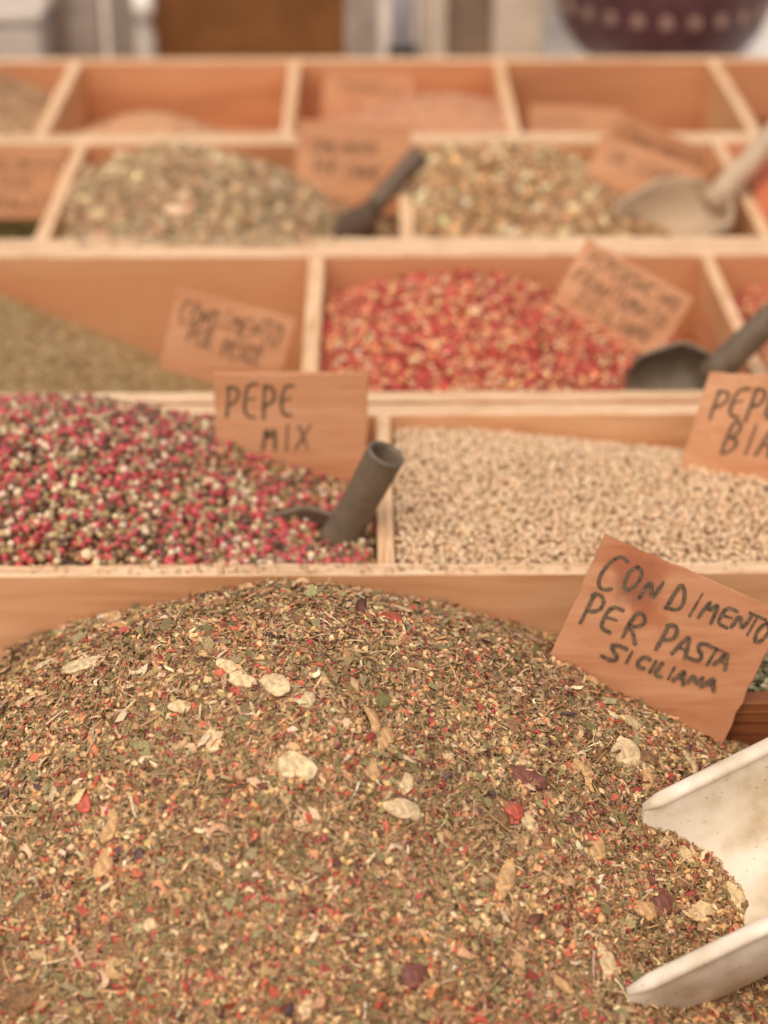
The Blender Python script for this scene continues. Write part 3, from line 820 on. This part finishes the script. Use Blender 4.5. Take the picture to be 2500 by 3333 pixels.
def piece(name, x, y, L, W, ang, mat, label, cat, thick=.0009, dome=.12, rag=.08, curl=0.15, lift=.0012, tilt=(0, 0), sharp=0):
    n, k = 22, 4
    th = np.linspace(0, 2 * math.pi, n, endpoint=False)
    ph = rng.uniform(0, 6.28, 4)
    rad = 1 + rag * (np.sin(2 * th + ph[0]) + .7 * np.sin(3 * th + ph[1]) + .5 * np.sin(5 * th + ph[2]) + .35 * np.sin(8 * th + ph[3])) + rng.normal(0, .012 + rag * .18, n)
    if sharp: rad *= 1 / np.maximum(np.abs(np.cos(th)), np.abs(np.sin(th))) ** sharp * .85
    P, Nn = surf(h_mix, np.array([x]), np.array([y]))
    nn = Nn[0] + np.array([tilt[0], tilt[1], 0]); nn /= np.linalg.norm(nn)
    t = np.array([math.cos(ang), math.sin(ang), 0]); t = t - nn * (t @ nn); t /= np.linalg.norm(t); b = np.cross(nn, t)
    V, F = [], []
    def pt(u, v, z):
        zz = z - curl * (2 * u / L) ** 2 * L * .25 + dome * (1 - min(1, (2 * u / L) ** 2 + (2 * v / W) ** 2)) * W * .3
        bend = curl * .5 * (2 * u / L) ** 2 * W * .4
        return P[0] + nn * (zz + lift) + t * u + b * (v + bend)
    top, bot = [], []
    rings = []
    for rr in (.35, .7, .94):
        rings.append([(rr * r_ * math.cos(a) * L / 2, rr * r_ * math.sin(a) * W / 2, thick / 2 + rng.normal(0, thick * .14)) for a, r_ in zip(th, rad)])
    rings.append([(r_ * math.cos(a) * L / 2, r_ * math.sin(a) * W / 2, 0) for a, r_ in zip(th, rad)])
    rings.append([(.94 * r_ * math.cos(a) * L / 2, .94 * r_ * math.sin(a) * W / 2, -thick / 2) for a, r_ in zip(th, rad)])
    V = [pt(0, 0, thick / 2)] + [pt(*q) for rg in rings for q in rg]
    for i in range(n): F.append((0, 1 + i, 1 + (i + 1) % n))
    for r_ in range(len(rings) - 1):
        for i in range(n):
            F.append((1 + r_ * n + i, 1 + (r_ + 1) * n + i, 1 + (r_ + 1) * n + (i + 1) % n, 1 + r_ * n + (i + 1) % n))
    F.append(tuple(1 + (len(rings) - 1) * n + i for i in range(n)))
    o = mesh_obj(name, np.array(V), F, mat, None, True, origin=P[0])
    return tag(o, label, cat, "large dried pieces in the pasta spice")
#PIECES BEGIN
piece("dried_garlic_slice", -0.1142, 0.6262, 0.0206, 0.0105, 0.21, GARL, "largest oval cream garlic slice, near the left crest of the spice heap", "garlic slice", dome=.25)
piece("dried_garlic_slice", -0.1351, 0.6469, 0.0095, 0.0061, 0.14, GARL, "small pitted cream slice left of the big oval slice", "garlic slice", rag=.16)
piece("dried_garlic_slice", 0.1026, 0.6044, 0.0146, 0.0146, 1.22, GARL, "heart shaped cream garlic slice between the sign's tip and white scoop", "garlic slice", rag=.11,tilt=(0,-.3))
piece("dried_garlic_slice", -0.0268, 0.5493, 0.0148, 0.0128, -0.52, GARL, "broad pale slice half sunk in the blurred middle of the heap", "garlic slice", rag=.14,dome=.3)
piece("dried_garlic_slice", 0.0122, 0.5411, 0.0141, 0.0083, -0.21, GARL, "ridged cream slice touching a red flake, just below the upright sliver", "garlic slice", rag=.1,dome=.5)
piece("dried_garlic_sliver", 0.0134, 0.5510, 0.0111, 0.0052, 1.40, GARL, "upright smooth cream sliver in the middle of the heap", "garlic sliver", curl=.5)
piece("dried_garlic_slice", 0.0004, 0.5526, 0.0096, 0.0075, -0.61, GARL_D, "bent tan slice left of the upright cream sliver", "garlic slice", rag=.15,curl=.6)
piece("dried_garlic_sliver", 0.0497, 0.5307, 0.0176, 0.0071, 1.47, GARL_D, "long fibrous pale sliver standing left of the scoop's mouth", "garlic sliver", rag=.08,dome=.4)
piece("dried_garlic_sliver", 0.0865, 0.5122, 0.0205, 0.0079, -1.19, GARL, "long porous cream sliver just left of the scoop's near rim", "garlic sliver", rag=.08,dome=.3)
piece("dried_stalk", -0.0948, 0.5382, 0.0126, 0.0050, 1.08, GARL_D, "upper tan stalk piece of the narrow waisted pair at lower left", "stalk", rag=.1,dome=.5)
piece("dried_stalk", -0.0964, 0.5272, 0.0124, 0.0066, 1.12, GARL_D, "lower wider tan stalk piece of the pair at lower left", "stalk", rag=.1,dome=.5)
piece("dried_peel_curl", 0.0008, 0.5738, 0.0196, 0.0047, -0.96, GARL_D, "long curled tan peel above the upright cream sliver", "peel", curl=1.2,dome=.6,lift=.002)
piece("dried_peel_curl", 0.0050, 0.5671, 0.0090, 0.0042, 1.22, GARL_D, "short tan peel leaning on the long curled peel", "peel", curl=.8,lift=.002)
piece("dried_garlic_sliver", -0.0549, 0.5979, 0.0112, 0.0052, -0.70, GARL, "narrow cream shard high on the heap, uppermost of a slanting row", "garlic sliver", rag=.12)
piece("dried_garlic_slice", -0.0485, 0.5890, 0.0123, 0.0069, -0.87, GARL, "torn cream shard with a tan core in the slanting row", "garlic slice", rag=.18)
piece("dried_garlic_slice", -0.0362, 0.5864, 0.0190, 0.0103, -0.87, GARL, "wide cream slice partly covered by red flakes", "garlic slice", rag=.12,dome=.3)
piece("dried_garlic_slice", -0.0236, 0.5783, 0.0102, 0.0068, 1.31, GARL, "ribbed cream piece standing right of the red flecked slice", "garlic slice", sharp=.4,dome=.4)
piece("dried_garlic_chunk", -0.0717, 0.5803, 0.0099, 0.0073, -0.44, GARL, "squarish blurred cream chunk on the left of the heap", "garlic chunk", sharp=.5)
piece("dried_garlic_chunk", -0.0579, 0.5639, 0.0097, 0.0093, 0.35, GARL, "triangular blurred cream chunk below the squarish one", "garlic chunk", rag=.2)
piece("dried_garlic_slice", 0.1093, 0.6279, 0.0125, 0.0070, -0.21, GARL, "flat pale chip lying just under the big sign's lower edge", "garlic slice", rag=.15)
piece("dried_seed", 0.0945, 0.6505, 0.0075, 0.0067, 0.00, GARL_D, "smooth yellowish kernel resting against the big sign", "kernel", dome=.6)
piece("dried_garlic_chunk", 0.0862, 0.5561, 0.0131, 0.0078, 1.22, GARL_D, "tan fibrous wedge left of the white scoop's upper tip", "garlic chunk", rag=.12,dome=.5)
piece("dried_garlic_slice", 0.0594, 0.5556, 0.0118, 0.0051, -0.66, GARL, "pale wedge with a reddish back in the middle right of the heap", "garlic slice", rag=.08)
piece("dried_tomato_flake", 0.0543, 0.5569, 0.0090, 0.0073, -0.52, CHIL, "orange red crumpled flake behind the pale wedge", "tomato flake", rag=.15,dome=.5)
piece("dried_garlic_slice", 0.0824, 0.5870, 0.0098, 0.0080, 0.17, GARL_D, "star shaped crinkled tan slice left of the heart shaped slice", "garlic slice", rag=.24,dome=.3)
piece("dried_garlic_sliver", 0.1113, 0.5961, 0.0133, 0.0059, 1.31, GARL_D, "orange tan finger of peel between heart shaped slice and scoop tip", "garlic sliver", rag=.1,dome=.5)
piece("dried_garlic_slice", 0.1271, 0.5480, 0.0108, 0.0091, 0.17, GARL, "round porous cream slice inside the white scoop", "garlic slice", rag=.1)
piece("dried_garlic_sliver", 0.1432, 0.5586, 0.0134, 0.0066, -1.08, GARL, "pale pointed shard at the heap's edge inside the white scoop", "garlic sliver", rag=.12)
piece("dried_garlic_chunk", 0.1042, 0.5398, 0.0094, 0.0086, -0.35, GARL_D, "knobbly tan chunk at the mouth of the white scoop", "garlic chunk", rag=.15,dome=.7)
piece("dried_tomato_flake", 0.1118, 0.5462, 0.0087, 0.0082, 0.70, TOMA, "purplish black crumpled flake beside the knobbly tan chunk", "tomato flake", rag=.2,dome=.6)
piece("dried_garlic_sliver", 0.1322, 0.6189, 0.0099, 0.0056, -0.96, GARL, "small pale shard above the white scoop's upper rim", "garlic sliver", rag=.12)
piece("dried_garlic_sliver", 0.1240, 0.5702, 0.0086, 0.0049, -0.70, GARL, "whitish ribbed flake near the scoop's inner wall", "garlic sliver", rag=.12)
piece("dried_tomato_flake", 0.0595, 0.5722, 0.0183, 0.0087, -0.24, TOMA, "dark brown leathery flake in the middle right of the heap", "tomato flake", rag=.12,curl=.3)
piece("dried_tomato_flake", 0.0205, 0.6355, 0.0131, 0.0087, -0.52, TOMA, "maroon leathery flake near the top of the crest", "tomato flake", rag=.18,curl=.4)
piece("dried_tomato_flake", 0.0093, 0.6445, 0.0132, 0.0074, -0.26, CHIL, "reddish orange flake at the very top of the heap", "tomato flake", rag=.18)
piece("dried_garlic_sliver", 0.0166, 0.6700, 0.0146, 0.0039, -0.14, GARL, "thin pale sliver lying along the crest", "garlic sliver", rag=.08)
piece("dried_garlic_chunk", -0.1096, 0.6831, 0.0068, 0.0103, 0.00, GARL_D, "upright tan chunk on the left skyline of the heap", "garlic chunk", sharp=.5,tilt=(0,-1.2),lift=.004)
piece("dried_tomato_flake", -0.0527, 0.6897, 0.0081, 0.0059, 0.00, GARL_D, "pinkish square chunk on the skyline against the crate board", "tomato flake", sharp=.7,tilt=(0,-1.2),lift=.003)
piece("dried_garlic_slice", -0.1786, 0.7620, 0.0132, 0.0138, 1.40, GARL, "round cream slice cut off by the left edge of the photo", "garlic slice", tilt=(0,-.8),lift=.004)
piece("dried_herb_clump", 0.1122, 0.6068, 0.0088, 0.0087, 0.35, BARK, "rough grey brown clump touching the heart shaped slice", "herb clump", rag=.15,dome=.6)
piece("dried_herb_clump", 0.1486, 0.5563, 0.0081, 0.0106, 1.22, BARK, "brown torn clump at the heap's tip inside the white scoop", "herb clump", rag=.18,dome=.6)
piece("dried_herb_clump", 0.0487, 0.5531, 0.0098, 0.0059, -0.79, BARK, "grey brown lump left of the pale wedge", "herb clump", rag=.15,dome=.7)
piece("dried_tomato_flake", 0.0150, 0.4909, 0.0110, 0.0087, -0.44, TOMA, "large blurred maroon flake near the bottom middle of the photo", "tomato flake", rag=.18,dome=.4)
piece("dried_garlic_sliver", -0.0780, 0.5049, 0.0063, 0.0048, -0.70, GARL, "curled whitish chip in the blurred lower left", "garlic sliver", curl=.9)
piece("dried_tomato_flake", -0.1057, 0.5506, 0.0093, 0.0067, 1.31, CHIL, "brick red square flake above the stalk pair at lower left", "tomato flake", sharp=.5)
piece("dried_stalk", 0.0689, 0.4978, 0.0115, 0.0036, -0.66, GARL_D, "tan woody stalk near the bottom right, left of the scoop", "stalk", rag=.08,dome=.6)
piece("dried_herb_clump", -0.1254, 0.5207, 0.0113, 0.0070, 0.52, BARK, "long olive brown pod blurred at the left edge", "herb clump", rag=.08,dome=.6)
piece("dried_herb_clump", -0.1229, 0.4905, 0.0128, 0.0120, 0.17, BARK, "round brown clump blurred in the bottom left corner", "herb clump", rag=.12,dome=.6)
piece("dried_tomato_flake", 0.0634, 0.6799, 0.0068, 0.0064, 0.00, CHIL, "small red flake on the right skyline near the crate board", "tomato flake", rag=.18)
piece("dried_garlic_chunk", 0.0060, 0.5704, 0.0086, 0.0085, 1.05, GARL_D, "reddish tan block beside the short leaning peel", "garlic chunk", sharp=.4,dome=.5)
piece("dried_garlic_sliver", -0.0225, 0.4794, 0.0090, 0.0047, 1.40, GARL, "pale blurred sliver at the bottom left of centre", "garlic sliver", rag=.12)
piece("dried_herb_clump", 0.0455, 0.6877, 0.0105, 0.0064, -0.35, BARK, "brown crinkled scrap right of the maroon crest flake", "herb clump", rag=.2)
#PIECES END

# ------------------------------------------------------------------ things behind the crates
def lathe(prof, n=48, c=(0, 0, 0)):
    c = np.array(c, float)
    rings = [np.array([c + (r * math.cos(t), r * math.sin(t), z) for t in np.linspace(0, 2 * math.pi, n, endpoint=False)]) for r, z in prof]
    V, F = skin(rings, True)
    return V, F

def recalc(o):
    bm = bmesh.new(); bm.from_mesh(o.data); bmesh.ops.recalc_face_normals(bm, faces=bm.faces); bm.to_mesh(o.data); bm.free()
    return o

WHITE = plain("white_cloth", (244, 240, 234), 0.9, 0.1, 0.04, 40)
PURP = plain("dark_purple_glaze", (96, 64, 68), 0.35, 0.5, 0.1, 30)
DOT = plain("pale_dot", (178, 148, 132), 0.5, 0.4, 0.1, 60)
CBRD = plain("brown_cardboard", (130, 86, 50), 0.85, 0.15, 0.08, 14)
GREYB = plain("grey_white_box", (200, 190, 178), 0.7, 0.3, 0.05, 20)
LILAC = plain("grey_lilac_board", (166, 152, 140), 0.8, 0.2, 0.08, 18)
BEIGE = plain("beige_paint", (206, 190, 170), 0.6, 0.3, 0.05, 20)
GREYP = plain("grey_panel", (140, 118, 98), 0.7, 0.3, 0.08, 20)
BLUEG = plain("blue_grey_plastic", (206, 210, 220), 0.7, 0.4, 0.05, 20)
BLACK = plain("black_rubber", (34, 28, 24), 0.6, 0.3, 0.1, 20)
ORNG = plain("orange_lid", (206, 136, 80), 0.5, 0.4, 0.08, 20)

def add_box(name, x0, x1, y0, y1, z0, z1, mat, parent, bw=.003):
    V, F = box_arrays(x0, x1, y0, y1, z0, z1)
    return bevel(mesh_obj(name, V, F, mat, parent), bw)

o = thing("storage_box", (-0.345, 1.74, 0), "pale grey box at the top left, behind the farthest crate", "box")
add_box("body", -0.40, -0.298, 1.70, 1.79, 0.001, 0.136, GREYB, o, .006)
add_box("lid", -0.403, -0.295, 1.697, 1.793, 0.1365, 0.148, GREYB, o, .004)
o = thing("spice_jar", (-0.335, 1.85, 0), "jar with an orange body behind the pale grey box", "jar")
V, F = lathe([(0.001, 0.001), (.03, .001), (.032, .01), (.032, .16), (.026, .175), (.001, .1755)], 32, (-0.335, 1.85, 0)); recalc(mesh_obj("body", V, F, ORNG, o, True))
V, F = lathe([(0.001, .176), (.028, .176), (.028, .195), (.001, .196)], 32, (-0.335, 1.85, 0)); recalc(mesh_obj("lid", V, F, BEIGE, o))
o = thing("grey_plank", (-0.275, 1.77, 0), "grey lilac upright plank beside the brown cardboard", "plank")
add_box("board", -0.304, -0.251, 1.758, 1.776, 0.001, 0.30, LILAC, o)
add_box("batten", -0.289, -0.283, 1.750, 1.7575, 0.001, 0.30, GREYP, o, .001)
o = tag(mesh_obj("folded_paper", [(-.249, 1.80, .0), (-.205, 1.81, .0), (-.16, 1.83, .30), (-.249, 1.80, .30), (-.249, 1.812, .0), (-.205, 1.822, .0), (-.16, 1.842, .30), (-.249, 1.812, .30)],
        [(0, 1, 2, 3), (7, 6, 5, 4), (0, 4, 5, 1), (1, 5, 6, 2), (2, 6, 7, 3), (3, 7, 4, 0)], GREYB), "white slanting paper sheet between grey plank and brown cardboard", "paper")
o = thing("cardboard_box", (-0.12, 1.86, 0), "wide brown cardboard box behind the farthest crate", "box")
V = [(-.226, 1.76, .001), (.012, 1.76, .001), (.012, 1.96, .001), (-.242, 1.96, .001), (-.19, 1.76, .24), (.012, 1.76, .24), (.012, 1.96, .24), (-.19, 1.96, .24)]
F = [(0, 3, 2, 1), (4, 5, 6, 7), (0, 1, 5, 4), (1, 2, 6, 5), (2, 3, 7, 6), (3, 0, 4, 7)]
bevel(mesh_obj("carton", V, F, CBRD, o), .004)
add_box("flap", -0.02, 0.0125, 1.7515, 1.7555, 0.001, 0.24, LILAC, o, .001)
o = thing("glint_stand_in", (-0.206, 1.735, 0.0), "made-up small white capped bottle standing in for a bright glint at the top edge", "bottle")  # bottle added to carry a bright glint; its white cap stands in for it
V, F = lathe([(.001, .001), (.010, .001), (.010, .118), (.006, .128), (.006, .134)], 24, (-0.2065, 1.735, 0)); recalc(mesh_obj("neck", V, F, GREYB, o, True))
V, F = lathe([(.001, .1345), (.0095, .1345), (.0105, .146), (.0095, .158), (.001, .159)], 24, (-0.2065, 1.735, 0)); recalc(mesh_obj("cap", V, F, plain("glint_white", (250, 244, 232), .2, .6, .01), o, True))
o = thing("plastic_bottle", (0.0345, 1.745, 0), "slim blue grey bottle on a black base, right of the cardboard", "bottle")
V, F = lathe([(.001, .1052), (.0115, .1052), (.0115, .22), (.006, .24), (.001, .241)], 28, (0.0345, 1.745, 0)); recalc(mesh_obj("body", V, F, BLUEG, o, True))
V, F = lathe([(.001, .001), (.0135, .001), (.0135, .1045), (.001, .1048)], 28, (0.0345, 1.745, 0)); recalc(mesh_obj("base", V, F, BLACK, o, True))
o = thing("display_cabinet", (0.11, 1.80, 0), "beige framed cabinet with a grey panel, left of the purple bowl", "cabinet")
add_box("post", 0.0505, 0.077, 1.755, 1.785, 0.001, 0.32, BEIGE, o)
add_box("post", 0.1205, 0.169, 1.755, 1.785, 0.001, 0.32, BEIGE, o)
add_box("panel", 0.0773, 0.1202, 1.768, 1.780, 0.001, 0.32, GREYP, o, .001)
# cloth pile under the bowl
def cloth_pile():
    n, m = 60, 40
    X, Y = np.meshgrid(np.linspace(0.170, 0.46, n), np.linspace(1.66, 1.96, m))
    ex = np.clip(np.minimum.reduce([X - .170, .46 - X, Y - 1.66, 1.96 - Y]) / .02, 0, 1)
    Z = .003 + .066 * ex ** .4 + ex * (.010 * np.sin(X * 90 + np.sin(Y * 40) * 1.5) + .006 * np.sin(Y * 120 + X * 30)) * .6
    Z = Z + ex * .10 * np.clip((Y - 1.875) / .02, 0, 1)
    i = (np.arange(m - 1)[:, None] * n + np.arange(n - 1)[None]).ravel()
    r_ = mesh_obj("folded_cloth", np.stack([X.ravel(), Y.ravel(), Z.ravel()], 1), [np.stack([i, i + 1, i + n + 1, i + n], 1)], WHITE, None, True, origin=(0.3, 1.79, 0))
    return tag(r_, "rumpled white cloth under the purple bowl", "cloth")
cloth_pile()
bc = (0.2815, 1.765, 0.0)
o = thing("ceramic_bowl", (0.2815, 1.765, 0.083), "dark purple bowl with a ring of pale dots at the top right", "bowl")
prof = [(.001, .083), (.045, .083), (.062, .088), (.080, .100), (.094, .118), (.102, .140), (.107, .170), (.109, .195), (.106, .196), (.103, .170), (.097, .140), (.088, .118), (.07, .1), (.001, .094)]
V, F = lathe(prof, 64, bc); recalc(mesh_obj("body", V, F, PURP, o, True))
VV, FF = [], []
for k in range(25):
    a = (k + .3) / 25 * 2 * math.pi
    ctr = np.array([bc[0] + .1030 * math.cos(a), bc[1] + .1030 * math.sin(a), .1455])
    nrm_ = np.array([math.cos(a), math.sin(a), -.3]); nrm_ /= np.linalg.norm(nrm_)
    t1 = np.array([-math.sin(a), math.cos(a), 0]); t2 = np.cross(nrm_, t1)
    b0 = len(VV)
    for zz, rr in ((-.001, .0060), (.0012, .0056)):
        for q in np.linspace(0, 2 * math.pi, 12, endpoint=False): VV.append(ctr + t1 * math.cos(q) * rr + t2 * math.sin(q) * rr + nrm_ * zz)
    FF.append(tuple(b0 + 12 + j for j in range(12)))
    for j in range(12): FF.append((b0 + j, b0 + (j + 1) % 12, b0 + 12 + (j + 1) % 12, b0 + 12 + j))
recalc(mesh_obj("dot_ring", VV, FF, DOT, o))
